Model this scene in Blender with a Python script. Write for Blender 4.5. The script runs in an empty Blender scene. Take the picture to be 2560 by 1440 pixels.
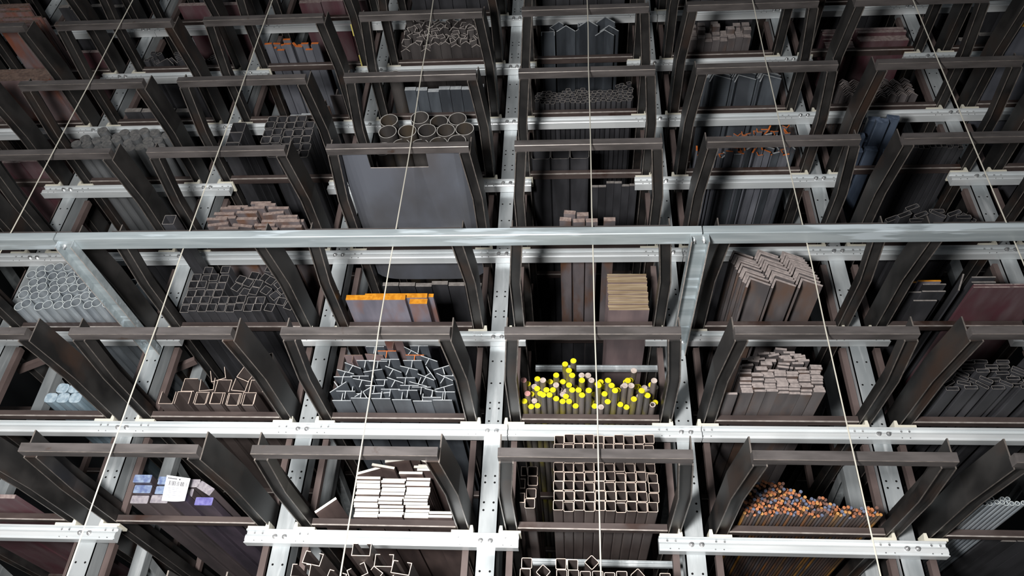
import bpy, math, random
import numpy as np
from mathutils import Matrix, Vector

# ------------------------------------------------------------------ units
S = 0.8            # one rack bay in metres; coordinates below are in bays
ZO = 2.6           # height of the lowest beam seen, metres
def V(x, y, z): return (S*x, S*y, S*z + ZO)
sc = bpy.context.scene
COL = sc.collection

# ------------------------------------------------------------------ camera
cam_d = bpy.data.cameras.new('camera'); cam = bpy.data.objects.new('camera', cam_d); COL.objects.link(cam)
P_, Y_, R_ = 0.61920, -0.09310, 0.04930
cp, sp, cy, sy = math.cos(P_), math.sin(P_), math.cos(Y_), math.sin(Y_)
fw = Vector((sy*cp, cy*cp, sp)); rt = Vector((cy, -sy, 0)); up = rt.cross(fw)
rr = math.cos(R_)*rt + math.sin(R_)*up; uu = -math.sin(R_)*rt + math.cos(R_)*up
m = Matrix((rr, uu, -fw)).transposed().to_4x4(); m.translation = Vector(V(2.437, -3.848, -1.243))
cam.matrix_world = m
cam_d.sensor_width = 36; cam_d.lens = 1990.5/2560*36; cam_d.clip_end = 100; cam_d.clip_start = 0.05
sc.camera = cam

# ------------------------------------------------------------------ world, lights, exposure
w = bpy.data.worlds.new('hall'); sc.world = w; w.use_nodes = True
bg = w.node_tree.nodes['Background']; bg.inputs[0].default_value = (0.85, 0.93, 1, 1); bg.inputs[1].default_value = 0.055
def area(name, loc, tgt, size, energy, color=(1, 1, 1), sy=None):
    l = bpy.data.lights.new(name, 'AREA'); l.shape = 'RECTANGLE'; l.size = size; l.size_y = sy or size; l.energy = energy; l.color = color
    o = bpy.data.objects.new(name, l); COL.objects.link(o); o.location = loc
    o.rotation_euler = (Vector(tgt)-Vector(loc)).to_track_quat('-Z', 'Y').to_euler(); return o
area('hall_lamp', V(1.6, -3.85, -1.15), V(1.5, 0, -0.5), 0.45, 225, (1, 0.985, 0.965))
area('hall_lamp', V(-2.6, -5.2, 4.2), V(1.6, 0, 1.6), 1.6, 8, (0.92, 0.96, 1))
sc.view_settings.view_transform = 'Standard'; sc.view_settings.look = 'None'
sc.view_settings.exposure = 0.0; sc.view_settings.gamma = 1; sc.view_settings.use_curve_mapping = False
sc.cycles.max_bounces = 6

# ------------------------------------------------------------------ materials
def lin(c): return tuple(((v/255)/12.92 if v/255 <= .04045 else ((v/255+.055)/1.055)**2.4) for v in c)+(1,)
def mat(name, c1, c2=None, rough=.5, metal=0, scale=(6, 6, 6), detail=4, lo=.4, hi=.62, c3=None, s3=(9, 9, 9), lo3=.6, hi3=.68, bump=0, coat=0, rvar=0):
    mt = bpy.data.materials.new(name); mt.use_nodes = True; nt = mt.node_tree; n = nt.nodes; L = nt.links
    b = n['Principled BSDF']; b.inputs['Roughness'].default_value = rough; b.inputs['Metallic'].default_value = metal
    if coat: b.inputs['Coat Weight'].default_value = coat; b.inputs['Coat Roughness'].default_value = .15
    b.inputs['Base Color'].default_value = lin(c1)
    if c2 is None: return mt
    tc = n.new('ShaderNodeTexCoord')
    oi = n.new('ShaderNodeObjectInfo'); ad = n.new('ShaderNodeVectorMath'); ad.operation = 'ADD'
    sc_ = n.new('ShaderNodeVectorMath'); sc_.operation = 'SCALE'; sc_.inputs['Scale'].default_value = 7
    cx = n.new('ShaderNodeCombineXYZ'); L.new(oi.outputs['Random'], cx.inputs[0]); L.new(oi.outputs['Random'], cx.inputs[1]); L.new(cx.outputs[0], sc_.inputs[0])
    L.new(tc.outputs['Object'], ad.inputs[0]); L.new(sc_.outputs[0], ad.inputs[1])
    def noise(s):
        mp = n.new('ShaderNodeMapping'); mp.inputs['Scale'].default_value = s; L.new(ad.outputs[0], mp.inputs[0])
        nz = n.new('ShaderNodeTexNoise'); nz.inputs['Scale'].default_value = 1; nz.inputs['Detail'].default_value = detail; L.new(mp.outputs[0], nz.inputs['Vector']); return nz.outputs['Fac']
    def ramp(fac, a, bb, p, q):
        r = n.new('ShaderNodeValToRGB'); r.color_ramp.elements[0].position = p; r.color_ramp.elements[1].position = q
        r.color_ramp.elements[0].color = a; r.color_ramp.elements[1].color = bb; L.new(fac, r.inputs[0]); return r.outputs[0]
    f1 = noise(scale); col = ramp(f1, lin(c1), lin(c2), lo, hi)
    if c3 is not None:
        fac = ramp(noise(s3), (0, 0, 0, 1), (1, 1, 1, 1), lo3, hi3)
        mx = n.new('ShaderNodeMix'); mx.data_type = 'RGBA'; L.new(fac, mx.inputs[0]); L.new(col, mx.inputs[6]); mx.inputs[7].default_value = lin(c3); col = mx.outputs[2]
    L.new(col, b.inputs['Base Color'])
    if rvar:
        mr = n.new('ShaderNodeMapRange'); mr.inputs[3].default_value = rough-rvar; mr.inputs[4].default_value = rough+rvar; L.new(f1, mr.inputs[0]); L.new(mr.outputs[0], b.inputs['Roughness'])
    if bump:
        bp = n.new('ShaderNodeBump'); bp.inputs['Strength'].default_value = bump; bp.inputs['Distance'].default_value = .002; L.new(f1, bp.inputs['Height']); L.new(bp.outputs[0], b.inputs['Normal'])
    return mt
M = {}
M['galv'] = mat('galvanised_steel', (168, 174, 177), (196, 201, 203), .40, .40, (14, 14, 3), c3=(218, 222, 224), s3=(30, 30, 4), lo3=.56, hi3=.72, rvar=.08)
M['galv_beam'] = mat('galvanised_beam_steel', (214, 219, 221), (234, 237, 238), .32, .2, (2, 12, 12), rvar=.06)
M['galv_rail'] = mat('galvanised_rail_steel', (158, 168, 172), (180, 189, 192), .38, .35, (3, 30, 30), c3=(205, 216, 222), s3=(2.5, 22, 22), lo3=.58, hi3=.63, rvar=.08)
M['black'] = mat('mill_scale_steel', (34, 33, 33), (56, 54, 53), .44, .2, (9, 5, 9), c3=(64, 50, 43), s3=(5, 3, 5), lo3=.56, hi3=.72, bump=.15, rvar=.1)
M['bar'] = mat('drawn_steel_bar', (70, 66, 65), (92, 87, 86), .5, .1, (5, 20, 20), c3=(70, 58, 52), s3=(14, 14, 14), lo3=.68, hi3=.76, bump=.15)
M['worn'] = mat('worn_highlight_edge', (170, 160, 154), (198, 190, 184), .4, .3, (30, 30, 30))  # worn steel, with edge highlights also put into the colour
M['edge'] = mat('rubbed_highlight_edge', (104, 98, 94), (128, 120, 114), .4, .3, (30, 30, 30))  # darker version: rubbed steel plus painted bevel highlight
M['stake'] = mat('brown_steel', (88, 75, 72), (104, 90, 87), .55, .05, (10, 10, 5))
M['cross'] = mat('brown_black_steel', (66, 56, 54), (86, 75, 72), .5, .1, (4, 15, 15), c3=(58, 40, 34), s3=(6, 6, 6), lo3=.6, hi3=.7)
M['pad'] = mat('cream_plastic', (238, 234, 218), (228, 223, 205), .45)
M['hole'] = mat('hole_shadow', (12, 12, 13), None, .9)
M['zinc'] = mat('zinc_bolt', (225, 225, 225), (170, 172, 175), .25, .7, (90, 90, 90))
M['wire'] = mat('pale_wire', (208, 203, 190), (190, 186, 174), .5, .1, (3, 3, 3))
def side_end(key, s1, s2, e1, e2, rough=.5, metal=.15, s3=None, erough=.5, es=(60, 60, 60)):
    M[key+'_s'] = mat(key+'_side', s1, s2, rough, metal, (12, 2.5, 12), c3=s3, s3=(9, 3, 9), lo3=.5, hi3=.66, bump=.1)
    M[key+'_e'] = mat(key+'_end', e1, e2, erough, .1, es)
side_end('steel', (72, 68, 68), (98, 93, 92), (186, 176, 170), (210, 200, 194))
side_end('tube', (78, 68, 66), (98, 88, 85), (214, 194, 180), (236, 216, 202))
side_end('bluesteel', (66, 70, 76), (92, 98, 105), (176, 180, 184), (200, 204, 206))
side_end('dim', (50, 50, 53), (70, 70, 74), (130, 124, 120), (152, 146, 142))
side_end('bright', (96, 82, 80), (122, 104, 100), (250, 244, 230), (255, 252, 244))
side_end('yellow', (92, 88, 84), (122, 114, 110), (216, 202, 16), (232, 218, 34), s3=(140, 130, 50))
side_end('plainround', (92, 84, 82), (124, 114, 110), (176, 160, 150), (206, 192, 184))
side_end('pinkround', (92, 80, 78), (120, 104, 102), (196, 140, 136), (214, 160, 154))
side_end('rustround', (70, 58, 54), (92, 76, 70), (172, 104, 68), (200, 130, 88), s3=(120, 78, 40))
side_end('brownround', (66, 56, 54), (84, 72, 68), (120, 88, 78), (142, 104, 90))
side_end('blueround', (66, 62, 64), (84, 78, 80), (96, 104, 128), (122, 130, 152))
side_end('amberround', (84, 66, 50), (110, 84, 56), (190, 134, 76), (212, 158, 98), s3=(170, 120, 50))
side_end('galvtube', (140, 148, 156), (176, 184, 190), (206, 214, 214), (224, 230, 230), .4, .4)
side_end('mauve', (84, 79, 80), (108, 102, 102), (148, 138, 135), (172, 160, 156), s3=(104, 84, 74))
side_end('orange', (112, 110, 122), (140, 136, 148), (196, 124, 22), (222, 150, 40), s3=(138, 104, 96))
side_end('tan', (118, 104, 106), (140, 122, 122), (138, 118, 92), (176, 158, 132), es=(6, 6, 220))
side_end('redplate', (96, 70, 74), (112, 92, 96), (140, 122, 120), (168, 152, 148), s3=(98, 60, 68))
side_end('rustplate', (128, 108, 108), (146, 130, 132), (104, 86, 78), (132, 110, 98), s3=(150, 92, 72))
side_end('orangetip', (96, 98, 106), (122, 124, 132), (210, 106, 46), (232, 132, 66))
side_end('rustflat', (98, 92, 94), (124, 116, 118), (140, 122, 116), (168, 150, 142), s3=(116, 84, 66))
side_end('wrapblue', (66, 60, 66), (88, 78, 84), (104, 118, 158), (146, 162, 186), erough=.25, es=(50, 50, 50))
side_end('wrapgrey', (74, 68, 70), (96, 86, 88), (140, 134, 142), (170, 164, 168), erough=.25, es=(50, 50, 50))
side_end('wrapviolet', (66, 60, 70), (88, 78, 90), (104, 100, 162), (132, 128, 184), erough=.25, es=(50, 50, 50))
side_end('foil', (120, 140, 152), (156, 176, 188), (150, 170, 184), (186, 202, 212), .3, .3)
side_end('bluewrap', (62, 72, 88), (88, 100, 118), (74, 86, 104), (100, 112, 132), .35)
side_end('pipe', (66, 63, 62), (86, 82, 80), (196, 192, 186), (220, 216, 212), s3=(84, 74, 62))
side_end('yellowplate', (74, 76, 84), (96, 98, 106), (206, 148, 30), (228, 168, 44))
M['sheet'] = mat('blued_sheet', (104, 105, 110), (118, 122, 132), .34, .35, (4, 2, 4), rvar=.06)
M['paper'] = mat('paper', (236, 236, 240), None, .7)
M['ink'] = mat('ink', (40, 40, 46), None, .7)
M['greyink'] = mat('grey_ink', (150, 152, 160), None, .7)
M['concrete'] = mat('concrete', (96, 95, 92), (120, 118, 114), .8, 0, (2, 2, 2))
M['blocker'] = mat('dark_blocker', (40, 42, 45), (50, 52, 55), .7, 0, (2, 2, 2))  # plain dark finish for the added light-blocking walls and roof

# ------------------------------------------------------------------ mesh helpers
class MB:
    def __init__(s): s.v = []; s.f = []; s.mi = []
    def box(s, x0, x1, y0, y1, z0, z1, m=0):
        b = len(s.v); s.v += [(x, y, z) for x in (x0, x1) for y in (y0, y1) for z in (z0, z1)]
        for f in ((0, 1, 3, 2), (4, 6, 7, 5), (0, 4, 5, 1), (2, 3, 7, 6), (0, 2, 6, 4), (1, 5, 7, 3)): s.f.append([b+i for i in f]); s.mi.append(m)
    def sweep(s, sections, closed=True, ms=0, me=0, caps=True):       # list of equal-length loops of 3D points
        b = len(s.v); n = len(sections[0])
        for sec in sections: s.v += list(sec)
        for k in range(len(sections)-1):
            for i in range(n if closed else n-1):
                j = (i+1) % n; s.f.append([b+k*n+i, b+k*n+j, b+(k+1)*n+j, b+(k+1)*n+i]); s.mi.append(ms)
        if caps:
            s.f.append([b+i for i in range(n)][::-1]); s.mi.append(me)
            e = b+(len(sections)-1)*n; s.f.append([e+i for i in range(n)]); s.mi.append(me)
    def prism_y(s, loop, y0, y1, ms=0, me=0): s.sweep([[(x, y0, z) for x, z in loop], [(x, y1, z) for x, z in loop]], True, ms, me)
    def prism_x(s, loop, x0, x1, ms=0, me=0): s.sweep([[(x0, y, z) for y, z in loop], [(x1, y, z) for y, z in loop]], True, ms, me)
    def tube_y(s, outer, inner, y0, y1, ms=0, me=1):                  # hollow section, open ended
        b = len(s.v); n = len(outer)
        for lp, y in ((outer, y0), (inner, y0), (outer, y1), (inner, y1)): s.v += [(x, y, z) for x, z in lp]
        for i in range(n):
            j = (i+1) % n
            for q, mm in (((i, j, n+j, n+i), me), ((2*n+i, 3*n+i, 3*n+j, 2*n+j), me), ((i, 2*n+i, 2*n+j, j), ms), ((n+i, n+j, 3*n+j, 3*n+i), ms)): s.f.append([b+t for t in q]); s.mi.append(mm)
    def cyl(s, c, ax, r, h, n=8, m=0):
        a = Vector(ax).normalized(); t = a.orthogonal().normalized(); u = a.cross(t); c = Vector(c)
        l0 = [tuple(c+r*(math.cos(q)*t+math.sin(q)*u)) for q in [2*math.pi*i/n for i in range(n)]]
        s.sweep([l0, [tuple(Vector(p)+a*h) for p in l0]], True, m, m)
    def data(s, name, mats, local=False):
        me = bpy.data.meshes.new(name)
        pts = [(S*x, S*y, S*z) for x, y, z in s.v] if local else [V(*p) for p in s.v]
        me.from_pydata(pts, [], s.f); 
        for q in mats: me.materials.append(q)
        me.polygons.foreach_set('material_index', s.mi)
        bm_fix(me); me.update(); return me
import bmesh
def bm_fix(me):
    b = bmesh.new(); b.from_mesh(me); bmesh.ops.recalc_face_normals(b, faces=b.faces); b.to_mesh(me); b.free()
def obj(name, me, parent=None, loc=None, roty=0):
    o = bpy.data.objects.new(name, me); COL.objects.link(o)
    if loc is not None: o.location = loc
    if roty: o.rotation_euler = (0, roty, 0)
    if parent is not None: o.parent = parent
    return o
LONG = []
def tag(o, label, cat, group=None):
    if len(label.replace('-', ' ').split()) > 16: LONG.append(label)
    o['label'] = label; o['category'] = cat
    if group: o['group'] = group
    return o
def empty(name, loc): 
    o = bpy.data.objects.new(name, None); COL.objects.link(o); o.location = loc; o.empty_display_size = .1; return o
def struct(name, mb, mats):
    o = obj(name, mb.data(name, mats)); o['kind'] = 'structure'; return o
ORD = ['', 'first', 'second', 'third', 'fourth', 'fifth', 'sixth', 'seventh', 'eighth', 'ninth', 'tenth', 'eleventh', 'twelfth', 'thirteenth', 'fourteenth', 'fifteenth', 'sixteenth', 'seventeenth', 'eighteenth', 'nineteenth', 'twentieth']
def nth(n): 
    if n <= 20: return ORD[n]
    t = {2: 'twenty', 3: 'thirty', 4: 'forty', 5: 'fifty', 6: 'sixty'}[n//10]
    return t+'-'+ORD[n % 10] if n % 10 else {2: 'twentieth', 3: 'thirtieth', 4: 'fortieth', 5: 'fiftieth', 6: 'sixtieth'}[n//10]

# ------------------------------------------------------------------ rack grid
XS = {-3: -2.97, -2: -1.985, -1: -.998, 0: -.011, 1: .993, 2: 2.012, 3: 3.017, 4: 4.004, 5: 4.983, 6: 5.96, 7: 6.94}
ZS = {-3: -1.74, -2: -1.16, -1: -.58, 0: 0, 1: .579, 2: 1.159, 3: 1.755, 4: 2.341, 5: 2.922, 6: 3.508, 7: 4.089, 8: 4.67, 9: 5.25}
DEEP = 3.3

# ------------------------------------------------------------------ setting
fz = -ZO/S
g = MB(); g.box(-6, 10, -9, 4.2, fz-.1, fz); struct('floor', g, [M['concrete']])
g = MB(); g.box(-6, 10, 4.2, 4.3, fz, 6.2); struct('blocker_wall_back', g, [M['blocker']])  # dark wall added behind the rack to shut out world light
g = MB(); g.box(-6, 10, -1.4, 4.2, 6.2, 6.3); struct('blocker_ceiling', g, [M['blocker']])  # unseen dark cover, added so gaps between cassettes stay black
g = MB(); g.box(-6.1, -6, -1.2, 4.2, fz, 6.2); struct('blocker_wall_left', g, [M['blocker']])  # unseen side wall added to keep world light out, left end
g = MB(); g.box(10, 10.1, -1.2, 4.2, fz, 6.2); struct('blocker_wall_right', g, [M['blocker']])  # same added light block at the right end

# ------------------------------------------------------------------ posts with punched holes
def hole_cell(mb, xc, x0, x1, z0, z1, y, r):
    # rectangular face cell with an octagonal hole and a short bore
    n = 8; b = len(mb.v)
    rect = [(x1, (z0+z1)/2), (x1, z1), ((x0+x1)/2, z1), (x0, z1), (x0, (z0+z1)/2), (x0, z0), ((x0+x1)/2, z0), (x1, z0)]
    zc = (z0+z1)/2
    circ = [(xc+r*math.cos(2*math.pi*i/n), zc+r*math.sin(2*math.pi*i/n)) for i in range(n)]
    mb.v += [(x, y, z) for x, z in rect]+[(x, y, z) for x, z in circ]+[(x, y+.012, z) for x, z in circ]
    for i in range(n):
        j = (i+1) % n
        mb.f.append([b+i, b+j, b+8+j, b+8+i]); mb.mi.append(0)
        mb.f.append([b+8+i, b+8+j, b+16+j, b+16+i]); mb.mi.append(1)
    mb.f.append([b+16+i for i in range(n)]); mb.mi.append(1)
def post(i, y=0.02, hw=.0525, front=True):
    x = XS[i]; mb = MB(); z0 = fz if i in () else -2.0; z0 = fz; z1 = 5.6
    # body: hollow-looking channel behind the punched face
    mb.box(x-hw, x-hw+.008, y, y+.10, z0, z1); mb.box(x+hw-.008, x+hw, y, y+.10, z0, z1); mb.box(x-hw+.008, x+hw-.008, y+.09, y+.10, z0, z1)
    if not front: mb.box(x-hw, x+hw, y, y+.01, z0, z1); return mb
    zs = []
    for k in range(-1, 9):
        zk = ZS[k]
        for dz in ((.16, .20, .305, .34) if k % 2 == 0 else (.07, .145, .18, .30, .44)): zs.append(zk+dz+(.01 if i % 2 else 0))
    if True:
        zs = sorted(zs); cell = .030; prev = z0
        for zc in zs:
            a, b = zc-cell/2, zc+cell/2
            if a < prev+.001: continue
            v = len(mb.v); mb.v += [(x-hw, y, prev), (x+hw, y, prev), (x+hw, y, a), (x-hw, y, a)]; mb.f.append([v, v+1, v+2, v+3]); mb.mi.append(0)
            hole_cell(mb, x-.0245, x-hw, x, a, b, y, .0058); hole_cell(mb, x+.0245, x, x+hw, a, b, y, .0058); prev = b
        v = len(mb.v); mb.v += [(x-hw, y, prev), (x+hw, y, prev), (x+hw, y, z1), (x-hw, y, z1)]; mb.f.append([v, v+1, v+2, v+3]); mb.mi.append(0)
    return mb
POSTN = {-3: 'post outside the left edge', -2: 'top left corner post', -1: 'upper left post', 0: 'post behind the left bracket', 1: 'post left of the white-ended flats', 2: 'post left of the yellow-tipped bars',
 3: 'post behind the right bracket', 4: 'post right of the rusty rods', 5: 'upper right post', 6: 'post outside the right edge'}
LEVS = {-1: 'bottom edge', 0: 'lowest', 1: 'second', 2: 'third', 3: 'fourth', 4: 'fifth', 5: 'sixth', 6: 'seventh', 7: 'eighth', 8: 'topmost'}
for i in range(-3, 7):
    o = obj('rack_post', post(i).data('rack_post', [M['galv'], M['hole']])); tag(o, 'galvanised punched steel rack '+POSTN[i], 'post', 'front rack posts')
for i in range(-2, 6):
    mb = MB(); x = XS[i]; y = .55
    mb.box(x-.035, x+.035, y, y+.07, fz, 5.6)
    r = empty('rear_rack_post', V(x, y, fz)); 
    p = obj('column', mb.data('rear_post', [M['galv']]), r); p.matrix_parent_inverse = Matrix.Translation(-r.location)
    for k in range(-1, 8):
        mb = MB(); zk = ZS[k]; za, zb_ = zk+.10, zk+.02
        a, b = (.63, zk+.60), (1.35, zk+.48)
        for dx in (-.03, .022): mb.sweep([[(x+dx, a[0], a[1]), (x+dx+.008, a[0], a[1]), (x+dx+.008, a[0], a[1]+.05), (x+dx, a[0], a[1]+.05)], [(x+dx, b[0], b[1]), (x+dx+.008, b[0], b[1]), (x+dx+.008, b[0], b[1]+.05), (x+dx, b[0], b[1]+.05)]])
        mb.sweep([[(x-.022, a[0], a[1]+.02), (x+.022, a[0], a[1]+.02), (x+.022, a[0], a[1]+.028), (x-.022, a[0], a[1]+.028)], [(x-.022, b[0], b[1]+.02), (x+.022, b[0], b[1]+.02), (x+.022, b[0], b[1]+.028), (x-.022, b[0], b[1]+.028)]])
        p = obj('brace', mb.data('brace', [M['galv']]), r); p.matrix_parent_inverse = Matrix.Translation(-r.location)
    tag(r, 'dim rear post with braces, behind the '+POSTN[i], 'post', 'rear rack posts')

# ------------------------------------------------------------------ beams across the posts
PROF = [(-.032, .028), (-.032, .020), (-.013, .018), (-.013, .006), (-.024, .001), (-.030, -.008), (-.030, -.026), (-.022, -.034), (-.033, -.037), (-.033, -.042), (-.012, -.042), (.018, -.042), (.018, .028)]
LEVN = {-1: 'just below the frame', 0: 'lowest in view', 1: 'second level from the bottom', 2: 'third level from the bottom', 3: 'fourth level, just under the guard rail', 4: 'fifth level, first above the guard rail', 5: 'sixth level', 6: 'seventh level, near the top', 7: 'eighth level, along the top edge', 8: 'above the top edge'}
def beam(x0, x1, k, posts, where):
    zk = ZS[k]; r = empty('rack_beam', V((x0+x1)/2, 0, zk-.042))
    T = Matrix.Translation(-r.location)
    mb = MB(); mb.prism_x([(y, z+zk) for y, z in PROF], x0, x1)
    o = obj('rail', mb.data('beam_rail', [M['galv_beam']]), r); o.matrix_parent_inverse = T
    rv = MB()
    for i in posts:
        for s in (-1, 1):
            mb = MB(); cx = XS[i]+.024*s
            mb.cyl((cx, -.030, zk-.009), (0, -1, 0), .0125, .002, 12); mb.cyl((cx, -.032, zk-.009), (0, -1, 0), .0095, .008, 6); mb.cyl((cx, -.040, zk-.009), (0, -1, 0), .0045, .006, 8)
            o = obj('bolt', mb.data('bolt', [M['zinc']]), r); o.matrix_parent_inverse = T
            for d in (.095, .135): rv.cyl((XS[i]+d*s, -.013, zk+.012), (0, -1, 0), .0055, .004, 8)
            for d in (.085, .125): rv.cyl((XS[i]+d*s, -.030, zk-.030), (0, -1, 0), .003, .003, 6)
    if rv.v: o = obj('rivets', rv.data('rivets', [M['zinc']]), r); o['kind'] = 'stuff'; o.matrix_parent_inverse = T
    tag(r, f'galvanised cross beam, {LEVS[k]} level, {where}', 'beam', 'rack beams')
for k in range(-1, 9):
    if k % 2 == 0:
        for a, b in ((-3, -2), (-1, 0), (1, 2), (3, 4), (5, 6)):
            beam(XS[a]-.175, XS[b]+.16, k, (a, b), {1: 'short piece bolted to the two middle posts', -1: 'short piece left of the middle', 3: 'short piece right of the middle', 5: 'short piece at the right side', -3: 'short piece at the left side'}[a])
        for a in ((2,) if k in (0, 2) else ()):                         # rear beams bridge the gaps
            zk = ZS[k]; mb = MB(); mb.prism_x([(y*.5+.36, z*.45+zk+.012) for y, z in PROF], XS[a]+.20, XS[a+1]-.05)
            tag(obj('rear_rack_beam', mb.data('rear_beam', [M['galv']])), f'dim rear beam, {LEVS[k]} level, '+('behind the middle bay' if a == 2 else 'behind the bay left of the middle'), 'beam', 'rear beams')
    else:
        for a, b, wh in ((-3, -1, 'left end'), (0, 2, 'left of the middle'), (3, 3, 'over the middle bay'), (4, 6, 'right side')):
            x0 = XS[a-1]+.085 if a > -3 else XS[-3]-.2; x1 = XS[b]+.08 if b < 6 else XS[6]+.2
            beam(x0, x1, k, range(a, b+1), wh)

# ------------------------------------------------------------------ slide pads on the beams
def padmesh(s):
    mb = MB(); L = [(0, 0), (.108, 0), (.108, .012), (.020, .012), (.017, .036), (.004, .036), (0, .010)]
    mb.prism_y([(s*x, z) for x, z in L], -.034, .05); return mb.data('slide_pad', [M['pad']], local=True)
PM = {1: padmesh(1), -1: padmesh(-1)}
for k in range(-1, 9):
    for i in range(-3, 7):
        for s in (-1, 1):
            o = obj('slide_pad', PM[s], loc=V(XS[i]+.062*s, 0, ZS[k]+.0285))
            tag(o, f'cream pad, {LEVS[k]} beam, {"right" if s > 0 else "left"} of the {POSTN[i]}', 'pad', 'slide pads')

# ------------------------------------------------------------------ cassettes
def rail_mesh(s, xf, xr, wall=.175):
    # s=+1: left rail (wall outside, web inwards); xf/xr outer x at front/rear
    def sec(pts, xo, y): return [(xo+s*dx, y, z) for dx, z in pts]
    mb = MB()
    for k_, (a, ms, me) in enumerate((([(0, .047), (.006, .047), (.006, wall), (0, wall)], 0, 1), ([(.006, .064), (.054, .064), (.054, .070), (.006, .070)], 0, 0), ([(.054, .047), (.060, .047), (.060, .102), (.054, .102)], 0, 1))):
        ys = (-.829, -.47, DEEP-.9)
        mb.sweep([sec(a, xf, ys[0]), sec(a, xr, ys[1]), sec(a, xr, ys[2])], True, ms, me)
    mb.box(min(xf+s*.006, xf+s*.054), max(xf+s*.006, xf+s*.054), -.829, -.823, .049, .10, 0)
    # worn lips on the two lower edges, colour lightened for bevel highlights
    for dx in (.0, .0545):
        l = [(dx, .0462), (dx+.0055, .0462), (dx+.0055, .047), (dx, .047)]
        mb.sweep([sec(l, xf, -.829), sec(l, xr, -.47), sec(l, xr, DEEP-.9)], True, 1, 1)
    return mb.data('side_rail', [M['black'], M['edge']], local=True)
RM = {(1): rail_mesh(1, .125, .094), (-1): rail_mesh(-1, .902, .936)}
def bar_mesh(mk):
    mb = MB(); y0, y1, z0, z1 = -.874, -.829, .055, .095
    c_ = .0022
    loop = [(y0, z1), (y0, z0+c_), (y0+c_, z0), (y1, z0), (y1, z1)]
    b = len(mb.v); n = 5
    for x in (.1224, .8973): mb.v += [(x, y, z) for y, z in loop]
    for i in range(n): mb.f.append([i, (i+1) % n, n+(i+1) % n, n+i]); mb.mi.append(1 if i == 1 else 0)  # chamfer takes the rubbed colour, which also paints its highlight
    mb.f.append(list(range(n))[::-1]); mb.mi.append(0); mb.f.append([n+i for i in range(n)]); mb.mi.append(0)
    mb.box(.128, .134, y0-.0008, y0+.001, z0+.004, z1-.001, 0)
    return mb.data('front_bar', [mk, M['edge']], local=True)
FM = bar_mesh(M['bar'])
def cross_mesh():
    mb = MB(); mb.box(.156, .872, -.05, -.005, .050, .080, 0); mb.box(.156, .872, -.052, -.046, .046, .0515, 1)  # pale front strip: wear and a painted edge highlight
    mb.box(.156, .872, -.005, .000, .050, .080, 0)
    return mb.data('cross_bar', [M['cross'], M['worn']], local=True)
CM = cross_mesh()
def stake_mesh(): mb = MB(); mb.box(-.016, .016, .05, .09, .070, .548); return mb.data('stake', [M['stake']], local=True)
KM = stake_mesh()
CASS = {}
def cassette(i, k, what):
    r = empty('storage_cassette', V(XS[i], 0, ZS[k]))
    for s in (1, -1): obj('side_rail', RM[s], r)
    obj('front_bar', FM, r)
    obj('cross_bar', CM, r); 
    for dy in (1.1, 2.2): obj('cross_bar', CM, r, (0, S*dy, 0))
    for x in (.113, .915):
        for dy in (0, 1.0): obj('stake', KM, r, (S*x, S*dy, 0))
    tag(r, 'black steel cassette '+what, 'cassette', 'storage cassettes'); CASS[(i, k)] = r

# ------------------------------------------------------------------ sections
LEN = DEEP-.6
def rects(w_, h_): return [(-w_/2, -h_/2), (w_/2, -h_/2), (w_/2, h_/2), (-w_/2, h_/2)]
def rrect(w_, h_, r, n=3):
    o = []
    for cx, cz, a0 in ((w_/2-r, -h_/2+r, -90), (w_/2-r, h_/2-r, 0), (-w_/2+r, h_/2-r, 90), (-w_/2+r, -h_/2+r, 180)):
        for t in range(n): a = math.radians(a0+90*t/(n-1)); o.append((cx+r*math.cos(a), cz+r*math.sin(a)))
    return o
def angle(l, t, l2=None): l2 = l2 or l; return [(0, 0), (l2, 0), (l2, t), (t, t), (t, l), (0, l)]
def cen(p): 
    xs = [a for a, b in p]; zs = [b for a, b in p]; cx, cz = (min(xs)+max(xs))/2, (min(zs)+max(zs))/2
    return [(a-cx, b-cz) for a, b in p]
def tee(w_, h_, t): return cen([(-w_/2, 0), (w_/2, 0), (w_/2, t), (t/2, t), (t/2, h_), (-t/2, h_), (-t/2, t), (-w_/2, t)])
def chan(w_, h_, t): return cen([(0, 0), (w_, 0), (w_, h_), (w_-t, h_), (w_-t, t), (t, t), (t, h_), (0, h_)])
def lchan(w_, h_, l, t): return cen([(0, 0), (w_, 0), (w_, h_), (w_-l, h_), (w_-l, h_-t), (w_-t, h_-t), (w_-t, t), (t, t), (t, h_-t), (l, h_-t), (l, h_), (0, h_)])
def hsec(w_, h_, t): return [(-w_/2, -h_/2), (w_/2, -h_/2), (w_/2, -h_/2+t), (t/2, -h_/2+t), (t/2, h_/2-t), (w_/2, h_/2-t), (w_/2, h_/2), (-w_/2, h_/2), (-w_/2, h_/2-t), (-t/2, h_/2-t), (-t/2, -h_/2+t), (-w_/2, -h_/2+t)]
def ring(r, n=12): return [(r*math.cos(2*math.pi*i/n), r*math.sin(2*math.pi*i/n)) for i in range(n)]
_cache = {}
def section(key, kind, args, length=LEN, name='bar'):
    kk = (key, kind, args, length)
    if kk in _cache: return _cache[kk]
    mb = MB()
    if kind == 'solid': mb.prism_y(args, 0, length, 0, 1)
    elif kind == 'hollow': mb.tube_y(args[0], args[1], 0, length)
    me = mb.data(name, [M[key+'_s'], M[key+'_e']], local=True); _cache[kk] = me
    if kind == 'solid' and len(args) > 7 and name.startswith('round') or name.startswith('round'):
        pass
    return me
def T_(p): return tuple(p)

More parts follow.
